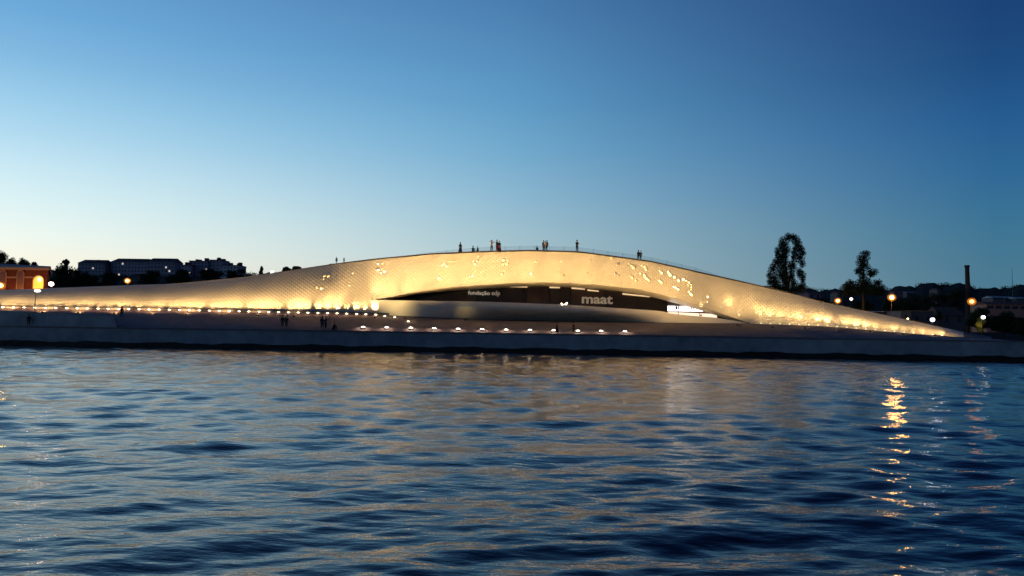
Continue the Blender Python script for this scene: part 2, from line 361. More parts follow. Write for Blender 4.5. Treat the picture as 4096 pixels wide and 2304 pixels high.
# terrace lip: bowl shaped front, undercut
cs = cols(1380, 3010, 20); b = MB(O)
def lip(x, t):
    yl, yb = yL(x), yB(x); y = yl + (yb - yl) * t
    Yf = Y0(x) - .9; uc = min(1, max(0, (x - 1580) / 480)) ** 1.3 * min(1, max(0, (2650 - x) / 250))
    Yv = Yf + uc * (6.0 * max(0, t - .25) ** 1.5 + .1) - .25 * math.sin(math.pi * min(1, t * 1.4)) * uc
    k_ = min(1, max(0, (x - 1489) / 480)); k_ = k_ * k_ * (3 - 2 * k_); Yv = Yv * k_ + (facade(x, y).y - .10) * (1 - k_)
    return at(x, y, Yv)
cs2 = [1485.0] + [x for x in cs if x >= 1492]
b.grid([[lip(x, j / 10) for x in cs2] for j in range(11)]); 
b.grid([[lip(x, 0) for x in cs2], [lip(x, 0) + Vector((0, .3, .0)) for x in cs2], [lip(x, 0) + Vector((0, 11, -.05)) for x in cs2]])
b.build('terrace_lip', tile_m, mus, smooth=True)
# dark joint at the lip base
b = MB(O); cs3 = [x for x in cs if 1540 <= x <= 2620]
b.grid([[lip(x, .97) + Vector((0, -.03, 0)) for x in cs3], [lip(x, 1) + Vector((0, -.35, -.02)) for x in cs3], [lip(x, 1) + Vector((0, -.35, -.3)) for x in cs3]]); b.build('shadow_gap', dark_m, mus)

# glass wall with mullions and interior
glass_m = mat('dark_glass', (.06, .046, .042), .2, .25)
glass_m2 = mat('dark_glass_panel', (.085, .06, .052), .25, .25)
mull_m = mat('mullion', (.02, .018, .018), .5, .4)
lobby_m = mat('lit_lobby', (.7, .7, .7), .8, .2, emit=(1, .96, .95), estr=3.5)
lobby2_m = mat('lit_lobby_floor', (.7, .6, .5), .8, .2, emit=(1, .72, .52), estr=1.35)
cove_m = mat('cove_light', (.8, .7, .5), .8, .2, emit=(1, .70, .38), estr=.75)
px = [1440, 1560, 1680, 1815, 1900, 2005, 2105, 2198, 2240, 2283, 2420, 2545, 2668]
for k in range(len(px) - 1):
    a, z = px[k] + 2, px[k + 1] - 2
    q = MB(O); A = at(a, 1135, YG); B_ = at(z, 1135, YG); off = random.uniform(0, .08)
    q.box((A.x, YG + off, 4.5), (B_.x, YG + off + .05, 12.2)); q.build('pane', glass_m if k % 3 else glass_m2, mus)
for k, x in enumerate(px):
    q = MB(O); A = at(x, 1135, YG); wd = .16 if x in (2240, 2283) else .06
    q.box((A.x - wd, YG - .12, 4.5), (A.x + wd, YG + .2, 12.25)); q.build('mullion', mull_m, mus)
def zat(y, x, Y): return at(x, y, Y).z
# cove light strips just under the soffit
for x0, x1, y0, y1 in ((1880, 1960, 1146, 1146.5), (1960, 2110, 1146.5, 1150), (2198, 2240, 1152, 1153), (2286, 2340, 1155, 1159), (2350, 2395, 1163, 1167), (2490, 2600, 1178, 1189), (2672, 2702, 1203, 1208)):
    A = at(x0, y0, YG - .35); B_ = at(x1, y1, YG - .35); q = MB(O); q.add([A, B_, B_ + Vector((0, 0, .20)), A + Vector((0, 0, .26)), A + Vector((0, .1, 0)), B_ + Vector((0, .1, 0)), B_ + Vector((0, .1, .2)), A + Vector((0, .1, .26))],
        [(0, 1, 2, 3), (4, 7, 6, 5), (0, 4, 5, 1), (3, 2, 6, 7), (0, 3, 7, 4), (1, 5, 6, 2)]); q.build('cove_light', cove_m, mus)
# bright lobby behind the right-hand windows
def bay(name, x0, x1, ya, yb, za, zb, m, par=mus, Y=YG):
    A, B_ = at(x0, ya, Y), at(x1, yb, Y); A2, B2 = at(x0, za, Y), at(x1, zb, Y); q = MB(O); bk = Vector((0, .06, 0))
    q.add([A, B_, B2, A2, A + bk, B_ + bk, B2 + bk, A2 + bk], [(0, 3, 2, 1), (4, 5, 6, 7), (0, 1, 5, 4), (1, 2, 6, 5), (2, 3, 7, 6), (3, 0, 4, 7)]); return q.build(name, m, par)
for a, z in ((2671, 2712), (2714, 2762), (2764, 2815), (2817, 2850)):
    f = lambda x, s: s + (x - 2670) * .01
    bay('lobby_window', a, z, f(a, 1224), f(z, 1224), f(a, 1244), f(z, 1244), lobby_m)
for a, z in ((2671, 2712), (2715, 2797), (2800, 2868)):
    f = lambda x, s: s + (x - 2670) * .045
    bay('lobby_window', a, z, f(a, 1247.5), f(z, 1247.5), f(a, 1268), f(z, 1266), lobby2_m)
# dark back wall of the lobby recess
A, B_ = at(2668, 1200, YG + .4), at(3000, 1200, YG + .4); q = MB(O); q.box((A.x, YG + .4, 3), (B_.x, YG + .8, 10.6)); q.build('recess_wall', mat('recess', (.09, .06, .05), .8, .2), mus)
# little figures / furniture silhouettes against the bright lobby
for x in (2703, 2708, 2716, 2765, 2773):
    A = at(x, 1226, YG - .4); q = MB(O); q.box((A.x - .10, YG - .5, A.z - .55), (A.x + .10, YG - .35, A.z + .05)); q.box((A.x - .04, YG - .46, A.z + .05), (A.x + .04, YG - .4, A.z + .22)); q.build('blind_clip', mull_m, mus)
# lettering
def text(s, x, y, hpx, m, bold, wpx):
    cu = bpy.data.curves.new('lettering', 'FONT'); cu.body = s; cu.size = 1; cu.extrude = .03; cu.offset = bold; cu.resolution_u = 3
    o = bpy.data.objects.new('tmp', cu); C.objects.link(o); bpy.context.view_layer.update()
    me = bpy.data.meshes.new_from_object(o.evaluated_get(bpy.context.evaluated_depsgraph_get())); bpy.data.objects.remove(o)
    co = np.array([v.co[:] for v in me.vertices]); mn, mx = co.min(0), co.max(0)
    Wd = wpx / FPX * (YG - .3); sx = Wd / (mx[0] - mn[0])
    sy = (hpx / FPX * (YG - .3)) / .52               # x-height based
    p = at(x, y, YG - .3)
    for v in me.vertices:
        c = v.co; v.co = Vector(((c.x - mn[0]) * sx, c.z, c.y * sy))
    ln = link('sign_lettering', me, m, mus); ln.location = p - O; ln.rotation_euler.y = R(.6); return ln
let_m = mat('pale_sign_letters', (.75, .68, .6), .6, .3, emit=(.85, .72, .55), estr=.34)
let2_m = mat('bright_sign_letters', (.75, .7, .6), .6, .3, emit=(.9, .78, .6), estr=.12)
text('fundação', 1872, 1177.5, 11, let_m, .022, 88)
text('edp', 1966, 1180, 13, let2_m, .035, 34)
text('maat', 2327, 1212, 27, let2_m, .03, 124)

# roof railing of thin mesh behind the edge
rail_m = bpy.data.materials.new('railing_mesh'); rail_m.use_nodes = True; t = rail_m.node_tree; p = t.nodes['Principled BSDF']
p.inputs['Base Color'].default_value = (.25, .30, .36, 1); p.inputs['Roughness'].default_value = .4; p.inputs['Alpha'].default_value = .16
rh = prof([(1440, 0), (1500, 1), (1900, 25), (2300, 26), (2800, 25), (2990, 2), (3020, 0)], 40)
re = empty('roof_railing', at(2200, 1003, 137), 'long faint see-through mesh balustrade along the crest of the museum roof', 'railing')
cs = cols(1480, 2990, 60)
for a, z in zip(cs[:-1], cs[1:]):
    P = [facade(x, yT(x)) + Vector((0, 3.0, .02)) for x in (a, z)]; H = [rh(x) / FPX * 137 + .12 for x in (a, z)]
    q = MB(re.location); q.add([P[0], P[1], P[1] + Vector((0, 0, H[1])), P[0] + Vector((0, 0, H[0]))], [(0, 1, 2, 3)]); q.build('mesh_panel', rail_m, re)
    q = MB(re.location); q.tube([P[0], P[0] + Vector((0, 0, H[0] + .02))], [.02, .02], 6); q.build('post', dark_m, re)

# ------------------------------------------------------------------ facade lamps
lens_m = mat('lamp_lens', (1, .9, .7), .5, .3, emit=(1, .80, .50), estr=8)
lens2_m = mat('floor_lamp_lens', (1, .9, .8), .5, .3, emit=(1, .84, .66), estr=7)
def lamp_proto(name, r, m, h=.14):
    root = bpy.data.objects.new(name, None); C.objects.link(root); root.empty_display_size = .2
    q = MB(); q.tube([(0, 0, 0), (0, 0, h * .6), (0, 0, h * .75)], [r * 1.25, r * 1.2, r * 1.05], 12); q.build('housing', dark_m, root)
    q = MB(); q.ball((0, 0, h * .75), r, 12, 8, .55); q.build('lens', m, root, True); return root
ledge = empty('kerb_ledge', facade(600, yB(600), -1), 'thin dark kerb along the foot of the left wing above the small lamps', 'kerb')
cs = cols(-600, 1560, 40); kz = 0
def kp(x, dy, dz): 
    p = facade(x, yB(x), 0); return Vector((p.x, p.y - dy, p.z + dz))
q = MB(ledge.location); q.grid([[kp(x, .75, .24) for x in cs], [kp(x, .75, .42) for x in cs], [kp(x, .55, .42) for x in cs], [kp(x, .55, .24) for x in cs], [kp(x, .75, .24) for x in cs]]); q.build('rail', dark_m, ledge)
q = MB(ledge.location); q.grid([[kp(x, .62, -.25) for x in cs], [kp(x, .62, .22) for x in cs]]); q.build('riser', stone_m, ledge)
proto = lamp_proto('ground_lamp', .22, lens_m)
lx = [-190, -145, -103, -60, -17, 25, 68, 110, 152, 194, 236, 279, 321, 362, 404, 444, 486, 525, 567, 606, 647, 687, 727, 766, 806, 846, 885, 925, 964, 1003, 1044, 1082, 1120, 1160, 1199, 1237, 1277, 1315, 1353, 1391, 1431, 1467, 1507]
ONES = ['first', 'second', 'third', 'fourth', 'fifth', 'sixth', 'seventh', 'eighth', 'ninth', 'tenth', 'eleventh', 'twelfth', 'thirteenth', 'fourteenth', 'fifteenth', 'sixteenth', 'seventeenth', 'eighteenth', 'nineteenth']
def ordinal(n):
    if n < 20: return ONES[n - 1]
    t_, u = divmod(n, 10); return (['twentieth', 'thirtieth', 'fortieth'][t_ - 2]) if u == 0 else ['twenty', 'thirty', 'forty'][t_ - 2] + '-' + ONES[u - 1]
first = True
strong = {1237, 1277, 1315, 1353, 1431, 1507}
for n_, x in enumerate(lx):
    o = proto if first else copy_tree(proto); first = False
    p = facade(x, yB(x), 0); o.location = Vector((p.x, p.y - .95, p.z - .06))
    tag(o, ('small warm lamp of the left wing row beyond the left edge of the picture' if x < 0 else f'{ordinal(n_ - 4)} from the left of the small warm lamps along the left wing'), 'lamp', 'small lamps along the foot of the left wing')
    pw = FACADE_W * random.uniform(.7, 1.3) * (1.5 if x in strong else 1) * (1 if x > 1150 else 1.5)
    spot(o, (p.x, p.y - 1.2, p.z + .48), facade(x + random.uniform(-12, 12), yB(x) - 38, 0), pw * (3.0 if x > 1150 else 2.0), 62, 1, WARM, .1)
    spot(o, (p.x, p.y - 2.2, p.z + .30), facade(x + random.uniform(-14, 14), yB(x) * .38 + yT(x) * .62, 0), WASH_W * (.7 if x < 500 else 1) * (1.0 + .3 * (x > 1000)), 95, 1, WARM, .12)
    spot(o, (p.x, p.y - 1.35, p.z + .55), (p.x, p.y - 1.36, p.z - .3), 44, 125, .8, (1, .52, .30), .05)
tri = lamp_proto('ground_lamp', .2, lens_m)
for k, (x, y, lb) in enumerate(((1539, 1269, 'small warm lamp just past the end of the close lamp row, left of a pair'), (1579, 1274, 'small warm lamp right of the pair below the left tip of the arch'), (1633, 1291.5, 'single floor lamp on the paving between the lamp row and the quay edge row'))):
    o = tri if k == 0 else copy_tree(tri)
    t_ = (1303 - y) / (1303 - yB(x)); o.location = prom(x, min(.98, max(.3, (yB(x) and (1321 - y) / (1321 - yB(x)))))); tag(o, lb, 'lamp')
    spot(o, o.location + Vector((0, 0, .6)), o.location, 40, 145, .6, (1, .75, .5), .05)
fl = lamp_proto('floor_lamp', .31, lens2_m, .22)
fx = [1453, 1547, 1644, 1737, 1833, 1929, 2025, 2120, 2215, 2312, 2405, 2500]
for k, x in enumerate(fx):
    o = fl if k == 0 else copy_tree(fl)
    o.location = prom(x, .10); pos = ['leftmost', 'second', 'third', 'fourth', 'fifth', 'sixth', 'seventh', 'eighth', 'ninth', 'tenth', 'eleventh', 'rightmost'][k]
    tag(o, f'bright white floor lamp near the quay edge, {pos} of its twelve', 'lamp', 'floor lamps near the quay edge')
    P = o.location; tx = 1480 + (x - 1453) * 1.28
    spot(o, P + Vector((0, .1, .35)), facade(tx, yT(tx) + 62, 0), FLOOD_W, 50, 1, WARM, .15)
    spot(o, P + Vector((0, .05, .75)), P + Vector((0, .05, 0)), 140, 148, .6, (1, .70, .50), .05)
# row of small lamps at the foot of the right wing
pr = lamp_proto('ground_lamp', .10, lens_m, .1); first = True
for k, x in enumerate(list(range(3040, 3800, 38))):
    o = pr if first else copy_tree(pr); first = False
    p = facade(x, yB(x), 0); o.location = Vector((p.x, p.y - .5, p.z + .02)); tag(o, f'{ordinal(k + 1)} from the left of the tiny warm lamps along the right wing', 'lamp', 'tiny lamps along the foot of the right wing')
    hgt = yB(x) - yT(x)
    bright = {0: 2.2, 1: 2.0, 2: 1.0, 4: 1.7, 6: 2.2, 7: 2.4, 9: 2.3, 10: 2.6, 11: 2.0, 12: 1.5, 14: 1.3, 17: 1.0, 19: 1.6}.get(k, .5)
    spot(o, (p.x, p.y - 1.5, p.z + .2), facade(x, yB(x) - .5 * hgt, 0), FACADE_W * 4.2 * bright * min(1, hgt / 95) ** 1.3, 52, 1, WARM, .1)
# added floodlights with invented fittings, to wash bright patches on the shell
fdp = empty('fill_floodlight', (0, 0, 0), '', 'fill_floodlight'); fm = MB(); fm.box((-.16, -.1, .1), (.16, .1, .32)); fm.build('housing', dark_m, fdp); fm = MB(); fm.box((-.03, -.03, 0), (.03, .03, .1)); fm.build('bracket', dark_m, fdp)
fm = MB(); fm.box((-.14, .1, .12), (.14, .115, .30)); fm.build('lens', lens_m, fdp)
first = True
for k, x in enumerate(list(range(-120, 1340, 144)) + list(range(2960, 3760, 130))):
    o = fdp if first else copy_tree(fdp); first = False; left = x < 2000
    o['category'] = 'fill_floodlight'; o['group'] = 'added wash floodlights on the promenade'; kk = k if left else k - 11
    o['label'] = f"{ordinal(kk + 1)} added small dark floodlight from the left before the {'left' if left else 'right'} wing"
    hgt = yB(x) - yT(x); o.location = prom(x, .66 if left else .60); src = o.location + Vector((0, .15, .3))
    spot(o, src, facade(x, yB(x) - .92 * hgt), (4500 + 1300 * (x > 700)) if left else (3200 if x < 3300 else 1300), 84, 1, WARM, .12)
for x0, y0, xt, yt, P, sz, lb in ((1500, 1245, 1500, 1142, 4200, 24, 'floodlight below the left tip of the arch'), (1620, 1250, 1628, 1158, 1300, 24, 'floodlight on the paving just right of the arch tip'), (2130, 1205, 2135, 1108, 1600, 40, 'floodlight on the terrace under the middle of the arch'),
        (2590, 1228, 2585, 1142, 1600, 30, 'floodlight on the terrace left of the bright lobby'), (2805, 1262, 2803, 1166, 4600, 24, 'floodlight on the terrace beside the bright lobby'), (2950, 1285, 2915, 1205, 3200, 20, 'floodlight by the right foot of the arch'), (1150, 1240, 1205, 1095, 3600, 24, 'floodlight in the lamp row under the left shoulder of the roof'),
        (2330, 1215, 2330, 1112, 400, 38, 'floodlight on the terrace below the large lettering'), (1880, 1203, 1860, 1112, 400, 38, 'floodlight on the terrace below the small lettering'), (1570, 1262, 1590, 1222, 900, 95, 'floodlight aimed at the left end of the terrace wall'), (1862, 1290, 1862, 1245, 110, 75, 'floodlight on the paving before the terrace wall')):
    o = fdp if first else copy_tree(fdp); first = False; o['label'] = 'added small dark ' + lb; o['category'] = 'fill_floodlight'  # added fittings for hot spots on the shell and the terrace wall
    q = at(x0, y0, Y0(x0) - (3.6 if 1700 < x0 < 2900 else 2.6)); t_ = facade(xt, yt)
    if x0 < 1700 or x0 > 2900 or y0 == 1290: tt = .72 if y0 != 1290 else .8; pp = prom(x0, tt)
    else: pp = lip(x0, 0) + Vector((0, .1, 0)); pp.y -= 0
    o.location = pp
    src = pp + Vector((0, -.1, .35)) if (x0 < 1700 or x0 > 2900 or y0 == 1290) else pp + Vector((0, -.35, .3))
    spot(o, src, t_, P, sz, 1, (1, .70, .27), .15)
# warm squiggle lamp cluster on the terrace edge
ec = empty('terrace_lamp_cluster', lip(2257, 0), 'small cluster of bright yellow lamps on the terrace edge left of the large lettering', 'lamp')
for x, y, r in ((2246, 1214, .10), (2248, 1219, .12), (2255, 1218, .07), (2262, 1217, .12), (2267, 1213, .14)):
    q = MB(ec.location); q.ball(at(x, y, Y0(2257) - .75), r, 10, 7); q.build('bulb', lens_m, ec, True)

# ------------------------------------------------------------------ street lamps and far lamps
def amber():  # see-through orange emission that paints a halo round the lamps
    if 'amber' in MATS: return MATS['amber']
    m = bpy.data.materials.new('amber_halo_glow'); m.use_nodes = True; t = m.node_tree; t.nodes.clear(); o_ = t.nodes.new('ShaderNodeOutputMaterial'); mx = t.nodes.new('ShaderNodeMixShader')
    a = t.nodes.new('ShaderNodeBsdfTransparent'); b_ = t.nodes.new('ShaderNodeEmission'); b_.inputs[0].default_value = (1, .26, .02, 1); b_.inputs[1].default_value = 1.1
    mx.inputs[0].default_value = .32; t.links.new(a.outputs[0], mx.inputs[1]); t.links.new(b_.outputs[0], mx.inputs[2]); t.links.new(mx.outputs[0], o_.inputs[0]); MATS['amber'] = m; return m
def street_lamp(x, y, Y, r, col, st, label, base_z=None, power=0, group=None, globe=True):
    P = at(x, y, Y); gz = base_z if base_z is not None else 3.0
    e = empty('street_lamp', (P.x, P.y, gz), label, 'street lamp', group)
    q = MB(e.location); q.tube([(P.x, P.y + .3, gz), (P.x, P.y + .3, P.z - r * .2), (P.x, P.y + .1, P.z + r * 1.05)], [.10, .06, .05], 8); q.build('pole', dark_m, e)
    m = mat('lamp_%s' % str(col) + str(st), (1, .9, .8), .5, .2, emit=col, estr=st)
    q = MB(e.location); q.ball(P, r * (.72 if col[2] < .2 else 1), 14, 10, .9); q.build('globe', m, e, True)
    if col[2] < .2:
        q = MB(e.location); q.ball(P, r * 1.35, 16, 10, .9); q.build('halo', amber(), e, True)  # oversized glowing globe, the painted halo of the lamp
    q = MB(e.location); q.tube([P + Vector((0, .05, r * .8)), P + Vector((0, .05, r * 1.05)), P + Vector((0, .05, r * 1.2))], [r * .8, r * .7, r * .15], 12); q.build('cap', dark_m, e)
    if power: point(e, P + Vector((0, -r * 1.3, 0)), power, col, r)
    return e
OR = (1, .45, .10)
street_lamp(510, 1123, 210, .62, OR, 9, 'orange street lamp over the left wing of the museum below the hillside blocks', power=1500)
street_lamp(205, 1136, 170, .50, (1, .62, .55), 9, 'pinkish white lamp at the right corner of the brick building', power=600)
street_lamp(3, 1142, 165, .62, (1, .58, .10), 12, 'yellow street lamp at the left edge in front of the brick building', power=2500)
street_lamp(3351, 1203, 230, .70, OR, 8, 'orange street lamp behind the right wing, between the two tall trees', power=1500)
street_lamp(3405, 1196, 240, .42, (1, .82, .72), 6, 'small white lamp just right of the orange lamp between the trees')
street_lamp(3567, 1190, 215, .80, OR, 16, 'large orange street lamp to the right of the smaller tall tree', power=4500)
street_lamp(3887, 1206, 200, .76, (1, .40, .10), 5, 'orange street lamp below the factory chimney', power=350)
street_lamp(3730, 1279, 160, .44, (.95, .92, 1), 4, 'white lamp in front of the low houses behind the tip of the museum', power=200)
street_lamp(3933, 1269, 142, .34, (1, .97, .9), 5, 'white lamp beside the dark bush at the right', power=0)
street_lamp(3631, 1275, 165, .16, (1, .8, .3), 8, 'tiny yellow lamp on the pale hut behind the tip of the museum', power=350)
street_lamp(1088, 1089, 330, .75, (1, .95, .85), 5, 'small white lamp above the roof line on the left shoulder of the museum')
# thin post lamp near the left end
e = empty('street_lamp', quay(140, 3.0, 2), 'tall thin dark lamp post standing on the quay before the left wing', 'street lamp')
Pb = e.location.copy(); Pt = at(150, 1163, 123.5); q = MB(Pb); q.tube([at(137, 1292, 123.5), at(138, 1240, 123.5), at(144, 1166, 123.5)], [.09, .055, .04], 8); q.build('pole', dark_m, e)
q = MB(Pb); q.ball(Pt, .46, 12, 8, .5); q.build('lens', mat('post_lens', (1, 1, .9), .5, .2, emit=(1, .95, .62), estr=3), e, True)

# ------------------------------------------------------------------ people
def skin_obj(name, V, E, Rr, m, parent, sub=1):
    me = bpy.data.meshes.new(name); me.from_pydata([tuple(v) for v in V], E, []); me.materials.append(m)
    o = bpy.data.objects.new(name, me); C.objects.link(o); o.parent = parent
    s = o.modifiers.new('skin', 'SKIN'); s.use_smooth_shade = True
    for i, sv in enumerate(me.skin_vertices[0].data): sv.radius = (Rr[i], Rr[i]); sv.use_root = (i == 0)
    if sub: ss = o.modifiers.new('sub', 'SUBSURF'); ss.levels = sub; ss.render_levels = sub
    return o
skinm = mat('skin', (.35, .20, .14), .6, .3)
def cloth(n, c): return mat('cloth_' + n, c, .9, .1, noise=.2, nscale=8)
def person(base, rz, pose, topc, botc, hairc, label, group=None, h=1.72, skirt=False, scale=1):
    e = empty('person', base, label, 'person', group, rz); k = h / 1.72
    sit = pose == 'sit'; crouch = pose == 'crouch'
    hip = .88 if not (sit or crouch) else (.16 if sit else .38)
    sh = hip + .56; lean = .0 if pose in ('stand', 'walk', 'arms', 'hold') else .12
    V = []; E = []; Rr = []
    def v(p, r, par=None):
        V.append(Vector(p) * k); Rr.append(r * k); i = len(V) - 1
        if par is not None: E.append((par, i))
        return i
    pel = v((0, 0, hip), .13); wa = v((0, -.02 - lean * .3, hip + .22), .12, pel); ch = v((0, -lean * .8, hip + .42), .145, wa); ne = v((0, -lean, sh + .04), .06, ch)
    hd = v((0, -lean - .01, sh + .15), .075, ne); hd2 = v((0, -lean - .01, sh + .25), .085, hd)
    v((0, -lean - .105, sh + .18), .018, hd)                                   # nose
    joints = {}
    for s in (-1, 1):
        shd = v((s * .185, -lean, sh - .03), .058, ch)
        if pose == 'arms': el = (s * .40, -.10, sh + .02); wr = (s * .30, -.25, sh + .14)
        elif pose == 'hold': el = (s * .24, -.08, sh - .28); wr = (s * .12, -.30, sh - .12)
        elif sit or crouch: el = (s * .24, -.16 - lean, sh - .27); wr = (s * .14, -.38, sh - .34)
        else: el = (s * .25, .02, sh - .30); wr = (s * .27, -.06, sh - .55)
        a = v(el, .043, shd); b_ = v(wr, .030, a); hand_d = (Vector(wr) - Vector(el)).normalized()
        pm_ = v(Vector(wr) + hand_d * .07, .032, b_)
        side = Vector((1, 0, 0)) if abs(hand_d.x) < .8 else Vector((0, 1, 0))
        for q_ in range(4):
            b0 = Vector(wr) + hand_d * .10 + side * (q_ - 1.5) * .020
            f1 = v(b0, .009, pm_); v(b0 + hand_d * (.05 + .008 * (q_ in (1, 2))) + Vector((0, -.012, 0)), .008, f1)
        th = v(Vector(wr) + hand_d * .04 - side * s * .04, .011, b_); v(Vector(wr) + hand_d * .08 - side * s * .055, .009, th)
        hp = v((s * .095, 0, hip - .05), .088, pel)
        if sit: kn = (s * .16, -.42, .42); an = (s * .14, -.62, .08)
        elif crouch: kn = (s * .17, -.36, .50); an = (s * .15, -.12, .09)
        elif pose == 'walk': kn = (s * .10, -.10 if s > 0 else .03, .48); an = (s * .10, -.16 if s > 0 else .26, .09)
        else: kn = (s * .11, -.02, .48); an = (s * .12, .02, .09)
        kv = v(kn, .056, hp); av = v(an, .040, kv); v((an[0], an[1] - .17, .04), .035, av)
        joints[s] = (shd, a, b_, hp, kv, av)
    skin_obj('body', V, E, Rr, skinm, e)
    # jacket
    JV = [V[pel] + Vector((0, 0, -.03)), V[wa], V[ch], V[ne] - Vector((0, 0, .03))]; JE = [(0, 1), (1, 2), (2, 3)]; JR = [.155 * k, .145 * k, .17 * k, .075 * k]
    for s in (-1, 1):
        n = len(JV); JV += [V[joints[s][0]], V[joints[s][1]], V[joints[s][2]]]; JE += [(2, n), (n, n + 1), (n + 1, n + 2)]; JR += [.078 * k, .060 * k, .045 * k]
    skin_obj('jacket', JV, JE, JR, topc, e)
    if skirt:
        q = MB(); q.tube([(0, 0, (hip + .12) * k), (0, 0, hip * k), (0, .0, .10 * k)], [.15 * k, .20 * k, .36 * k], 14); q.build('long_skirt', botc, e, True)
    else:
        TV = [V[pel] + Vector((0, 0, .02))]; TE = []; TR = [.15 * k]
        for s in (-1, 1):
            n = len(TV); TV += [V[joints[s][3]], V[joints[s][4]], V[joints[s][5]] + Vector((0, 0, .03))]; TE += [(0, n), (n, n + 1), (n + 1, n + 2)]; TR += [.102 * k, .072 * k, .058 * k]
        skin_obj('trousers', TV, TE, TR, botc, e)
    c = V[hd2]; q = MB(); q.ball(c + Vector((0, .018, .03)), .105 * k, 12, 8, 1.1); q.build('hair', hairc, e, True)
    if scale != 1: e.scale = (scale,) * 3
    return e
blk = cloth('black', (.018, .018, .022)); nav = cloth('navy', (.02, .03, .06)); red = cloth('red', (.35, .02, .03)); gry = cloth('grey', (.32, .28, .30)); pnk = cloth('pink', (.35, .14, .17)); den = cloth('denim', (.06, .09, .15))
wht = cloth('pale', (.5, .47, .46)); hair = mat('dark_hair', (.015, .01, .008), .6, .3); hair2 = mat('brown_hair', (.06, .03, .015), .6, .3)
def roofp(x, dy=.55):
    p = facade(x, yT(x)); return Vector((p.x, p.y + dy, p.z + .12))
ppl = [(1342, 'stand', 0, blk, blk, hair, 'tiny dark person standing far left on the museum roof', 1.55, 0, .75), (1372, 'walk', 1, gry, nav, hair, 'faint small person in grey, second from left on the roof', 1.5, 0, .62),
       (1840, 'stand', .6, blk, pnk, hair, 'person in dark top and reddish skirt standing alone on the roof left of the crest', 1.72, 1, 1), (1890, 'sit', .4, nav, blk, hair, 'upright person in navy sitting on the roof edge', 1.72, 0, 1.0), (1908, 'crouch', 1.3, blk, blk, hair2, 'person in black huddled low on the roof edge', 1.55, 0, .85),
       (1966, 'arms', .3, wht, den, hair2, 'person in pale top and jeans lifting both arms on the roof crest', 1.8, 0, 1.05), (1987, 'hold', .9, blk, red, hair, 'tall person in black jacket and red trousers left in the roof pair', 1.82, 0, 1.05), (1997, 'stand', -.5, blk, red, hair, 'person in black with a wide red skirt right in the roof pair', 1.65, 1, 1.03),
       (2148, 'arms', .2, blk, blk, hair, 'person in black sitting low with elbows out on the crest', 1.45, 0, .95), (2174, 'stand', .8, blk, pnk, hair, 'leftmost person of the close trio right of the crest', 1.72, 0, 1), (2181, 'hold', 0, gry, wht, hair2, 'person in pale clothes in the middle of the close trio', 1.62, 0, 1), (2188, 'walk', -.8, nav, blk, hair, 'rightmost person of the close trio in navy', 1.74, 0, 1),
       (2309, 'hold', .5, cloth('maroon', (.06, .015, .03)), pnk, hair, 'person in maroon top and pinkish trousers standing alone right of the crest', 1.8, 0, 1.1), (2556, 'stand', .5, blk, blk, hair, 'left person of the dark couple walking down the right slope of the roof', 1.75, 0, .92), (2565, 'walk', -.6, nav, blk, hair2, 'right person of the dark couple walking down the right slope of the roof', 1.72, 0, .90)]
for x, po, rz, tc_, bc_, hc, lb, h, sk, scl in ppl:
    pos = roofp(x, .5 + random.uniform(0, .3))
    if x == 2148: po = 'sit'
    person(pos, rz, po, tc_, bc_, hc, lb, 'people on the museum roof', h, bool(sk), scl)
def promp(x, y):
    t_ = .05
    for k in range(60):
        p = prom(x, k / 60); d = Mc.transposed() @ (p - CAM); yy = 1152 + FPX * d.y / d.z
        if yy <= y: break
    return p
for x, y, po, rz, tc_, bc_, lb, h, scl in ((486, 1271, 'stand', .3, blk, blk, 'dark person standing on the promenade at the step of the low wall', 1.7, 1), (1130, 1311, 'stand', .5, blk, nav, 'left one of two dark people standing on the quay below the lamp row', 1.78, 1), (1146, 1311, 'stand', -.4, blk, blk, 'right one of two dark people standing on the quay below the lamp row', 1.74, 1),
        (1289, 1316, 'stand', .4, blk, blk, 'left person of the couple by the seated person on the quay', 1.78, 1.05), (1303, 1316, 'hold', -.8, nav, blk, 'right person of the couple by the seated person on the quay', 1.75, 1.05), (1334, 1319, 'sit', .9, blk, blk, 'dark person sitting on the quay edge left of the first floor lamp', 1.72, 1.1),
        (2228, 1333, 'walk', 1.2, cloth('rust', (.08, .02, .02)), cloth('rust', (.08, .02, .02)), 'person in dark red walking past the ninth floor lamp', 1.68, .9), (2294, 1335, 'walk', -1.2, cloth('rust', (.08, .02, .02)), blk, 'person in dark clothes walking left of the tenth floor lamp', 1.76, .95)):
    person(promp(x, y), rz, po, tc_, bc_, hair, lb, 'people on the promenade', h, x == 2228, scl)
pb = at(143, 1252, 123.2)
person(Vector((pb.x, pb.y - 1.7, 3.0)), .2, 'stand', nav, blk, hair, 'dark person standing against the low wall by the thin lamp post', 'people on the promenade', 1.72)

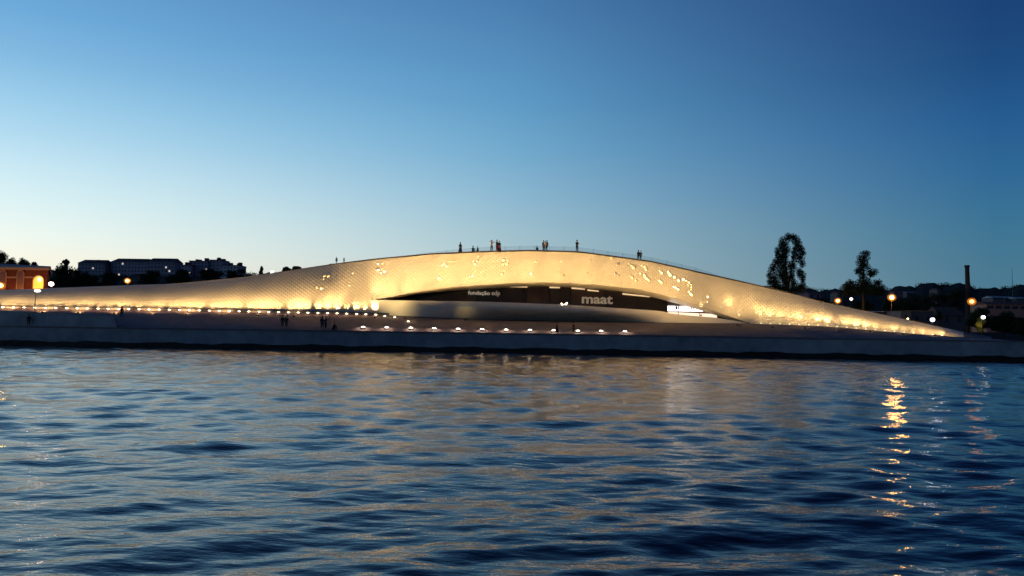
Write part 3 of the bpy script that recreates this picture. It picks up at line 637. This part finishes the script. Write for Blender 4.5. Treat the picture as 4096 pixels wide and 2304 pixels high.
# ------------------------------------------------------------------ trees
def leaves(centers, n, size, rng):
    """many leaf sized quads round clump centres (c, radius xyz)"""
    vs = []; fs = []
    tot = sum(r[0] * r[2] for _, r in centers)
    for c, r in centers:
        m = max(8, int(n * r[0] * r[2] / tot))
        for _ in range(m):
            d = Vector((rng.gauss(0, 1), rng.gauss(0, 1), rng.gauss(0, 1))).normalized() * (rng.random() ** .62)
            p = Vector(c) + Vector((d.x * r[0], d.y * r[1], d.z * r[2]))
            a = Vector((rng.gauss(0, 1), rng.gauss(0, 1), rng.gauss(0, 1))).normalized(); b_ = a.orthogonal().normalized(); s = size * rng.uniform(.6, 1.4)
            k = len(vs); vs += [p + a * s, p + b_ * s * .6, p - a * s, p - b_ * s * .6]; fs.append((k, k + 1, k + 2, k + 3))
    return vs, fs
def tree(name, base, trunks, clumps, n, size, label, cat='tree', group=None, seed=1, mm=None):
    rng = random.Random(seed); e = empty(name, base, label, cat, group)
    q = MB(base)
    for pts, rd in trunks: q.tube(pts, rd, 8)
    q.build('trunk', bark_m, e, True)
    vs, fs = leaves(clumps, n, size, rng); q = MB(base); q.add(vs, fs); q.build('crown', mm or leaf_m, e)
    return e
def px_clumps(lst, Y, rng, jit=1.2):
    out_ = []
    for x, y, rx, ry in lst:
        s = Y / FPX; c = at(x, y, Y + rng.uniform(-jit, jit)); out_.append((c, (rx * s * 1.3, max(rx, 14) * s * 1.2, ry * s * 1.3)))
    return out_
rg = random.Random(3)
Yt = 230
P1 = [(3152, 950, 14, 16), (3130, 975, 14, 24), (3140, 1000, 18, 30), (3128, 1030, 20, 26), (3110, 1010, 10, 22), (3135, 1065, 24, 26), (3108, 1050, 16, 18), (3092, 1075, 14, 20), (3130, 1100, 26, 24), (3078, 1100, 10, 16), (3096, 1115, 14, 18), (3142, 1125, 14, 30), (3080, 1128, 12, 12), (3105, 1135, 20, 14),
      (3172, 950, 12, 14), (3184, 962, 14, 18), (3192, 985, 16, 20), (3180, 1005, 12, 16), (3206, 1005, 12, 18), (3200, 1030, 16, 22), (3176, 1030, 10, 18), (3216, 1014, 8, 6), (3210, 1055, 10, 14), (3170, 1065, 14, 20), (3196, 1085, 12, 12), (3204, 1100, 16, 16), (3212, 1120, 8, 22), (3168, 1105, 10, 24), (3175, 1135, 14, 16), (3205, 1145, 18, 12), (3120, 1152, 50, 12), (3190, 1158, 30, 12)]
bs = at(3150, 1180, Yt)
tree('tall_tree', Vector((bs.x, bs.y, 2.6)), [([Vector((bs.x, bs.y, 2.5)), at(3148, 1130, Yt), at(3142, 1060, Yt), at(3150, 965, Yt)], [.55, .42, .28, .06]), ([at(3152, 1150, Yt), at(3166, 1080, Yt), at(3185, 970, Yt)], [.3, .2, .05]), ([at(3142, 1140, Yt), at(3100, 1060, Yt)], [.2, .05])],
     px_clumps(P1, Yt, rg), 22000, .19, 'larger tall dark poplar with gaps in its twin crown, behind the right wing', seed=11)
P2 = [(3462, 1012, 16, 10), (3455, 1030, 22, 18), (3448, 1050, 20, 20), (3460, 1062, 16, 16), (3440, 1080, 14, 18), (3430, 1085, 10, 12), (3452, 1100, 16, 24), (3480, 1085, 10, 16), (3496, 1088, 16, 12), (3485, 1100, 12, 10), (3455, 1130, 24, 20), (3400, 1130, 14, 12), (3395, 1145, 20, 16), (3513, 1130, 13, 12), (3515, 1150, 20, 16), (3450, 1160, 50, 20), (3400, 1165, 30, 18), (3500, 1168, 30, 16)]
bs = at(3455, 1200, 235)
tree('tall_tree', Vector((bs.x, bs.y, 2.6)), [([Vector((bs.x, bs.y, 2.5)), at(3452, 1130, 235), at(3455, 1020, 235)], [.5, .3, .06]), ([at(3460, 1140, 235), at(3495, 1090, 235)], [.2, .06])], px_clumps(P2 + [(3420, 1150, 22, 22), (3490, 1145, 22, 22), (3455, 1150, 24, 24), (3385, 1160, 24, 20), (3530, 1165, 22, 18)], 235, rg), 17000, .19, 'smaller tall dark tree with a knobbly top, standing further right', seed=12)

# tree blobs: (x, y centre, rx, ry, Y)
def bush(x, y, rx, ry, Y, label, name='tree', n=4200, seed=0, group=None, basez=3.0):
    s = Y / FPX; c = at(x, y, Y); rng = random.Random(seed + int(x)); cl = []
    for k in range(9):
        a = rng.uniform(0, 6.28); u = rng.uniform(.2, .75)
        cl.append((c + Vector((math.cos(a) * rx * s * u, rng.uniform(-.4, .4) * rx * s, math.sin(a) * ry * s * u)), (rx * s * rng.uniform(.3, .5),) * 2 + (ry * s * rng.uniform(.3, .55),)))
    cl.append((c - Vector((0, 0, ry * s * .35)), (rx * s * .8, rx * s * .6, ry * s * .6)))
    z0 = min(basez, c.z - ry * s); base = Vector((c.x, c.y, z0))
    return tree(name, base, [([base, c], [.03 * (c.z - z0) + .06, .03 * (c.z - z0)])], cl, n, max(.16, rx * s * .05), label, 'tree' if name != 'bush' else 'bush', group, seed + int(x))
for k, (x, y, rx, ry, Y, lb) in enumerate([(10, 1050, 45, 40, 260, 'dark tree above the roof at the left end of the brick building'), (48, 1060, 30, 36, 260, 'dark round tree top over the left of the brick roof'), (100, 1062, 34, 32, 250, 'dark tree over the middle of the brick roof'), (135, 1075, 20, 26, 250, 'dark tree over the right half of the brick roof'),
        (240, 1110, 50, 55, 250, 'big dark tree just right of the brick building'), (300, 1120, 50, 55, 260, 'dark tree below the first hillside block'), (265, 1048, 12, 16, 270, 'small loose tree top sticking up right of the brick building'), (360, 1130, 50, 45, 270, 'dark tree behind the left wing right of the big tree'), (430, 1125, 45, 40, 300, 'dark tree left of the orange street lamp'),
        (600, 1112, 50, 35, 300, 'dark tree right of the orange street lamp'), (720, 1110, 60, 30, 320, 'dark tree below the paired hillside blocks'), (840, 1105, 55, 30, 320, 'dark tree below the small pale hillside block'), (950, 1102, 45, 26, 320, 'low dark tree right of the hillside blocks'), (1045, 1085, 9, 20, 330, 'tiny pointed tree at the left shoulder of the museum roof'),
        (1145, 1078, 22, 14, 300, 'dark tree just over the left shoulder of the museum roof'), (1185, 1076, 26, 12, 300, 'flat dark tree right of the one over the left shoulder')]):
    bush(x, y, rx, ry, Y, lb, seed=50 + k)
for k, (x, y, rx, ry, Y, lb) in enumerate([(3560, 1240, 60, 50, 260, 'dark tree under the large orange lamp'), (3650, 1215, 55, 45, 270, 'dark tree behind the low huts'), (3745, 1215, 55, 50, 260, 'dark round tree behind the gabled house'), (3830, 1200, 50, 50, 270, 'dark tree left of the chimney foot'), (3752, 1262, 14, 22, 175, 'narrow dark tree between the hut and the gabled house'),
        (3290, 1215, 60, 30, 260, 'dark low tree between the two tall trees'), (3450, 1225, 60, 30, 250, 'dark low tree at the foot of the smaller tall tree')]):
    bush(x, y, rx, ry, Y, lb, seed=90 + k)
for k, (x, y, rx, ry, Y, lb) in enumerate([(3930, 1275, 60, 42, 148, 'dark bush left in the dark thicket at the right edge'), (4010, 1290, 60, 46, 148, 'dark bush in the middle of the thicket at the right edge'), (4090, 1295, 60, 50, 146, 'dark bush at the right edge of the picture')]):
    bush(x, y, rx, ry, Y, lb, 'bush', 9000, seed=120 + k, basez=2.6)

# shrub with yellow leaves under the white lamp at the right
tree('bush', at(3918, 1330, 143.5), [([at(3918, 1332, 143.5), at(3922, 1285, 143.5)], [.08, .03])], [(at(3925, 1285, 143.5), (.75, .5, .8)), (at(3914, 1305, 143.5), (.6, .5, .9)), (at(3920, 1320, 143.5), (.6, .5, .6))], 1500, .09, 'small yellow-lit shrub right under the white lamp at the right', 'bush', None, 77, mat('yellow_leaf', (.30, .27, .05), .8, .1))
sh_ = [o for o in C.objects if o.name.startswith('bush') and not o.parent][-1]
spot(sh_, at(3925, 1268, 142.2), at(3918, 1325, 143.5), 260, 70, .8, (1, .85, .45), .1)
# ------------------------------------------------------------------ hills with far woodland
hl = prof([(-1400, 1010), (-300, 1050), (200, 1085), (600, 1088), (1000, 1095), (1300, 1100), (2000, 1130), (2900, 1142), (3100, 1148), (3450, 1168), (3560, 1158), (3630, 1142), (3715, 1136), (3860, 1138), (3934, 1154), (3979, 1162), (4010, 1147), (4300, 1135), (5500, 1100)], 40)
b = MB(); rowsh = []
cs = list(range(-1400, 5501, 20))
for Yv, k in ((260, 0), (330, .12), (420, .40), (520, .75), (620, 1), (760, 1.02), (1200, .9)):
    row = []
    for x in cs:
        P = at(x, hl(x), 620); z = 2.0 + (P.z - 2.0) * k + (1.2 * math.sin(x * .05 + Yv) + .8 * math.sin(x * .13)) * k; row.append(Vector((P.x * Yv / 620, Yv, z)))
    rowsh.append(row)
b.grid(rowsh); tag(b.build('hills', hill_m, smooth=True), kind='structure')
# woodland along the ridge and slopes (one far mass)
rng = random.Random(5); cl = []
for x in list(range(-600, 1330, 22)) + list(range(2860, 4700, 16)):
    for Yv, lift in ((600, 0), (560, 18), (480, 45)):
        if rng.random() < .25: continue
        P = at(x + rng.uniform(-10, 10), hl(x) + lift + rng.uniform(-2, 6), Yv); r = rng.uniform(1.6, 3.6); cl.append((P - Vector((0, 0, r * .45)), (r * 1.5, r * 1.2, r)))
vs, fs = leaves(cl, 70000, .48, rng); q = MB(); q.add(vs, fs); wd_ = q.build('woodland', hill_m); tag(wd_, 'far dark woodland covering the hills on both sides', 'woodland', kind='stuff')

# ------------------------------------------------------------------ hillside apartment blocks
awall = [mat('block_wall_%d' % k, c, .9, .1, noise=.15, nscale=.2) for k, c in enumerate([(.34, .28, .35), (.42, .35, .41), (.55, .48, .52)])]
aroof = mat('block_roof', (.10, .08, .09), .9, .1); awin = mat('dark_window', (.02, .02, .03), .2, .5); awl = mat('lit_window', (1, .9, .8), .5, .2, emit=(1, .82, .68), estr=.7)
def block(x0, x1, y0, y1, Y, label, wm=0, roof='flat', lit=(), floors=4, nwin=8, depth=14, group='apartment blocks on the hill'):
    A = at(x0, y0, Y); B_ = at(x1, y0, Y); zb = at(x0, y1, Y).z; e = empty('apartment_block', Vector(((A.x + B_.x) / 2, Y, zb)), label, 'building', group)
    W = B_.x - A.x; zt = (A.z + B_.z) / 2; H = zt - zb
    q = MB(e.location); q.box((A.x, Y, zb - 8), (B_.x, Y + depth, zt)); q.build('wall', awall[wm], e)
    q = MB(e.location)
    if roof == 'flat': q.box((A.x - .3, Y - .3, zt), (B_.x + .3, Y + depth, zt + .6)); 
    else:
        i = W * .06; q.add([(A.x - .5, Y - .5, zt), (B_.x + .5, Y - .5, zt), (B_.x + .5, Y + depth, zt), (A.x - .5, Y + depth, zt), (A.x + i, Y + depth * .5, zt + 3), (B_.x - i, Y + depth * .5, zt + 3)], [(0, 1, 5, 4), (1, 2, 5), (2, 3, 4, 5), (3, 0, 4)])
    q.build('roof', aroof, e)
    rr = random.Random(int(x0))
    for _ in range(3):
        xa = A.x + W * rr.uniform(.1, .85); q = MB(e.location); q.box((xa, Y + 3, zt + .6), (xa + rr.uniform(1, 2.5), Y + 6, zt + rr.uniform(1.4, 2.8))); q.build('chimney', aroof, e)
    wmesh = MB(); ww, wh = W / nwin * .42, H / floors * .45; wmesh.box((-ww / 2, -.12, -wh / 2), (ww / 2, .1, wh / 2)); wm1 = wmesh.mesh('window'); wm1.materials.append(awin); wm2 = wm1.copy(); wm2.materials.clear(); wm2.materials.append(awl)
    for f_ in range(floors):
        for c_ in range(nwin):
            islit = (f_, c_) in lit
            o = bpy.data.objects.new('window', wm2 if islit else wm1); C.objects.link(o); o.parent = e
            o.location = Vector((A.x + W * (c_ + .5) / nwin, Y, zb + H * (f_ + .5) / floors)) - e.location
block(312, 420, 1053, 1105, 560, 'dark block at the left of the hilltop, lowest of the wide ones', 0, lit=[(2, 4)], roof='hip')
block(445, 590, 1048, 1105, 565, 'wide dark hilltop block right of the first one', 1, lit=[(3, 3), (0, 2)], nwin=11, roof='hip')
block(588, 700, 1047, 1105, 560, 'dark hilltop block joined at the right of the wide one', 0, lit=[(2, 5), (1, 6)], roof='hip')
block(726, 765, 1062, 1108, 545, 'low hilltop block left of the pair of towers', 1, nwin=3, floors=4, lit=[(1, 2)])
block(757, 833, 1046, 1108, 550, 'flat topped hilltop tower, left of the close pair', 0, nwin=5, floors=5, lit=[(1, 0), (2, 4)])
block(838, 890, 1042, 1108, 552, 'narrow tallest hilltop tower, right of the close pair', 1, nwin=4, floors=5)
block(882, 958, 1063, 1108, 548, 'lower pale hilltop block at the right end of the row', 2, nwin=6, floors=3)
# far roofs on the right slope
def far_house(x0, x1, y0, y1, Y, label, wm, rm, group='houses on the right slope', cat='house', gable=.25, depth=8, wins=2):
    A = at(x0, y1, Y); B_ = at(x1, y1, Y); zt = at((x0 + x1) / 2, y0, Y).z; zb = (A.z + B_.z) / 2; W = B_.x - A.x; H = zt - zb; ze = zt - H * gable
    e = empty('house', Vector(((A.x + B_.x) / 2, Y, zb)), label, cat, group)
    q = MB(e.location); q.box((A.x, Y, zb - 6), (B_.x, Y + depth, ze)); q.build('wall', wm, e)
    q = MB(e.location); q.add([(A.x - .3, Y - .4, ze), (B_.x + .3, Y - .4, ze), (B_.x + .3, Y + depth, ze), (A.x - .3, Y + depth, ze), (A.x, Y + depth / 2, zt), (B_.x, Y + depth / 2, zt)], [(0, 1, 5, 4), (2, 3, 4, 5), (1, 2, 5), (3, 0, 4)]); q.build('roof', rm, e)
    for k in range(wins):
        cx = A.x + W * (k + .5) / wins; q = MB(e.location); q.box((cx - W * .07, Y - .08, zb + H * .25), (cx + W * .07, Y + .1, zb + H * .55)); q.build('window', awin, e)
pw_ = mat('pale_house_wall', (.15, .115, .12), .9, .1, noise=.15, nscale=.4); rw_ = mat('tile_roof', (.12, .07, .06), .9, .1); mw = mat('mauve_wall', (.22, .13, .17), .9, .1); zr = mat('metal_roof', (.30, .30, .32), .6, .3)
far_house(3235, 3285, 1165, 1198, 330, 'mauve house seen left, between the tall trees', mw, rw_)
far_house(3215, 3234, 1168, 1195, 335, 'small mauve house beside the larger tall tree', mw, rw_, wins=1)
far_house(3350, 3375, 1165, 1190, 345, 'small grey house over the orange lamp between the trees', pw_, rw_, wins=1)
far_house(3575, 3612, 1162, 1180, 420, 'mauve hillside house above the large orange lamp', mw, rw_)
far_house(3628, 3670, 1166, 1180, 430, 'pale hillside house right of the mauve one', pw_, zr)
far_house(3748, 3764, 1152, 1172, 440, 'narrow pale house high on the right slope', pw_, rw_, wins=1)
far_house(3972, 4015, 1182, 1200, 330, 'low shed with pale metal roof right of the chimney', pw_, zr, gable=.5, wins=3)
far_house(4020, 4060, 1184, 1202, 335, 'low shed with pale roof next towards the right edge', pw_, zr, gable=.5)
far_house(4066, 4110, 1186, 1204, 330, 'low shed with pale roof at the right edge', pw_, zr, gable=.5)
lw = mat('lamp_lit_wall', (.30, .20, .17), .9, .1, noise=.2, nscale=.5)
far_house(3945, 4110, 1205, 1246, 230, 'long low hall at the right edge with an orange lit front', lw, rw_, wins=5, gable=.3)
far_house(3505, 3572, 1243, 1275, 185, 'long pale shed behind the museum tip, leftmost', pw_, zr, gable=.15)
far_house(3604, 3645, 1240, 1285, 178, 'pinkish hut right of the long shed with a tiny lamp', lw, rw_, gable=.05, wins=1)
far_house(3647, 3735, 1240, 1295, 182, 'broad low dull house behind the white lamp', pw_, rw_, gable=.1)
far_house(3765, 3860, 1225, 1310, 185, 'dim gabled house right of the white lamp', pw_, rw_, gable=.45)
# brick chimney
brk = mat('chimney_brick', (.10, .05, .045), .9, .1, noise=.3, nscale=1.5)
Cb = at(3872, 1175, 300); Ct = at(3868, 1061, 300); e = empty('factory_chimney', (Cb.x, 300, 2.8), 'tall dark brick factory chimney on the right skyline', 'chimney')
q = MB(e.location); q.tube([(Cb.x, 300, 2.8), (Cb.x, 300, Cb.z), (Ct.x, 300, Ct.z - .9)], [1.05, .9, .74], 16); q.build('stack', brk, e, True)
q = MB(e.location); q.tube([(Ct.x, 300, Ct.z - .9), (Ct.x, 300, Ct.z - .7), (Ct.x, 300, Ct.z - .2), (Ct.x, 300, Ct.z)], [.74, .92, .92, .84], 16); q.build('rim', brk, e)
# thin mast far right
Cb = at(4050, 1150, 420); Ct = at(4048, 1070, 420); e = empty('radio_mast', (Cb.x, 420, 10), 'thin faint mast on the skyline near the right edge', 'mast'); q = MB(e.location); q.tube([(Cb.x, 420, 10), (Ct.x, 420, Ct.z)], [.35, .06], 6); q.build('mast', mat('mast_grey', (.12, .15, .18), .7, .2), e)

# ------------------------------------------------------------------ brick power station at the left
YB_ = 186; bw = mat('red_brick', (.17, .05, .035), .9, .1, noise=.45, nscale=.8); bp = mat('pale_stone_trim', (.50, .30, .20), .9, .1); br = mat('pale_sheet_roof', (.38, .26, .25), .8, .2, noise=.15, nscale=.6)
A = at(-420, 1100, YB_); B_ = at(190, 1100, YB_); zt = at(100, 1074, YB_).z; e = empty('brick_building', Vector((A.x / 2 + B_.x / 2, YB_, 3)), 'red brick industrial hall with arched windows, lit orange, at the left edge', 'building')
q = MB(e.location); q.box((A.x, YB_, 2.6), (B_.x, YB_ + 30, zt)); q.v = [(x_ - .56 * max(0, y_), y_, z_) for x_, y_, z_ in q.v]; q.build('wall', bw, e)
rx0 = at(200, 1100, YB_).x
q = MB(e.location); q.add([(A.x, YB_ - .5, zt + .25), (rx0, YB_ - .5, zt + .25), (rx0, YB_ + 8, zt + 1.2), (A.x, YB_ + 8, zt + 2.6), (A.x, YB_ + 30, zt + .1), (rx0, YB_ + 30, zt + .1)], [(0, 1, 2, 3), (3, 2, 5, 4), (1, 5, 2)]); q.v = [(x_ - .56 * max(0, y_), y_, z_) for x_, y_, z_ in q.v]; q.build('roof', br, e)
q = MB(e.location); q.box((A.x, YB_ - .6, zt - .35), (rx0 + .1, YB_ + .1, zt + .22)); q.build('cornice', bp, e)
def arch(xc, hw, ytop, ybot, m, name='window', frame=True):
    P = at(xc, ytop, YB_); s = YB_ / FPX; W = hw * s; zb = at(xc, ybot, YB_).z; zs = P.z - W * .95
    pts = [(P.x - W, zb), (P.x + W, zb)] + [(P.x + W * math.cos(a), zs + W * .95 * math.sin(a)) for a in np.linspace(0, math.pi, 9)]
    q = MB(e.location); n = len(pts); q.add([(x_, YB_ - .10, z_) for x_, z_ in pts] + [(x_, YB_ + .05, z_) for x_, z_ in pts], [tuple(range(n))] + [(i, (i + 1) % n, n + (i + 1) % n, n + i) for i in range(n)]); w_ = q.build(name, m, e)
    if frame:
        pts2 = [(P.x + (W + .12) * math.cos(a), zs + (W + .12) * math.sin(a)) for a in np.linspace(0, math.pi, 11)]; pts2 = [(P.x + W + .12, zb)] + pts2 + [(P.x - W - .12, zb)]
        q = MB(e.location); q.tube([(x_, YB_ - .14, z_) for x_, z_ in pts2], [.13] * len(pts2), 6); f = q.build('frame', bp, w_)
portal_m = mat('lit_portal', (1, .8, .3), .6, .2, emit=(1, .52, .04), estr=.9)
arch(156, 20, 1104, 1164, portal_m, 'portal')
q = MB(e.location); P = at(158, 1118, YB_ - .3); q.ball(P, .40, 12, 8, 1.3); q.build('portal_light', mat('portal_white', (1, 1, .8), .5, .2, emit=(1, .9, .5), estr=2.2), e, True)
for xc in (84, 14, -60, -130): arch(xc, 11, 1084, 1160, mat('dim_arch_glass', (.22, .11, .09), .4, .4))
for xc in (48, 118, -24): 
    q = MB(e.location); P = at(xc, 1108, YB_); q.box((P.x - 1.1, YB_ - .12, P.z - .25), (P.x + 1.1, YB_ + .02, P.z + .1)); q.build('stone_band', bp, e)
for x, y, pw in ((128, 1152, 360), (30, 1152, 170), (182, 1135, 90), (-60, 1150, 200)):
    P = at(x, y, YB_ - 3); point(e, P, pw, (1, .42, .08), .3)
# waterside railing stub and low box on the roof left shoulder
P = facade(1330, yT(1330)); e = empty('roof_ledge', P, 'low flat ledge on the left shoulder of the roof under the small figures', 'ledge'); q = MB(P); A = facade(1316, yT(1316)); B_ = facade(1350, yT(1350))
q.add([A + Vector((0, .2, 0)), B_ + Vector((0, .2, -.1)), B_ + Vector((0, .2, .15)), A + Vector((0, .2, .25)), A + Vector((0, 1.2, 0)), B_ + Vector((0, 1.2, -.1)), B_ + Vector((0, 1.2, .15)), A + Vector((0, 1.2, .25))], [(0, 1, 2, 3), (4, 7, 6, 5), (3, 2, 6, 7), (0, 3, 7, 4), (1, 5, 6, 2)]); q.build('slab', rim_m, e)
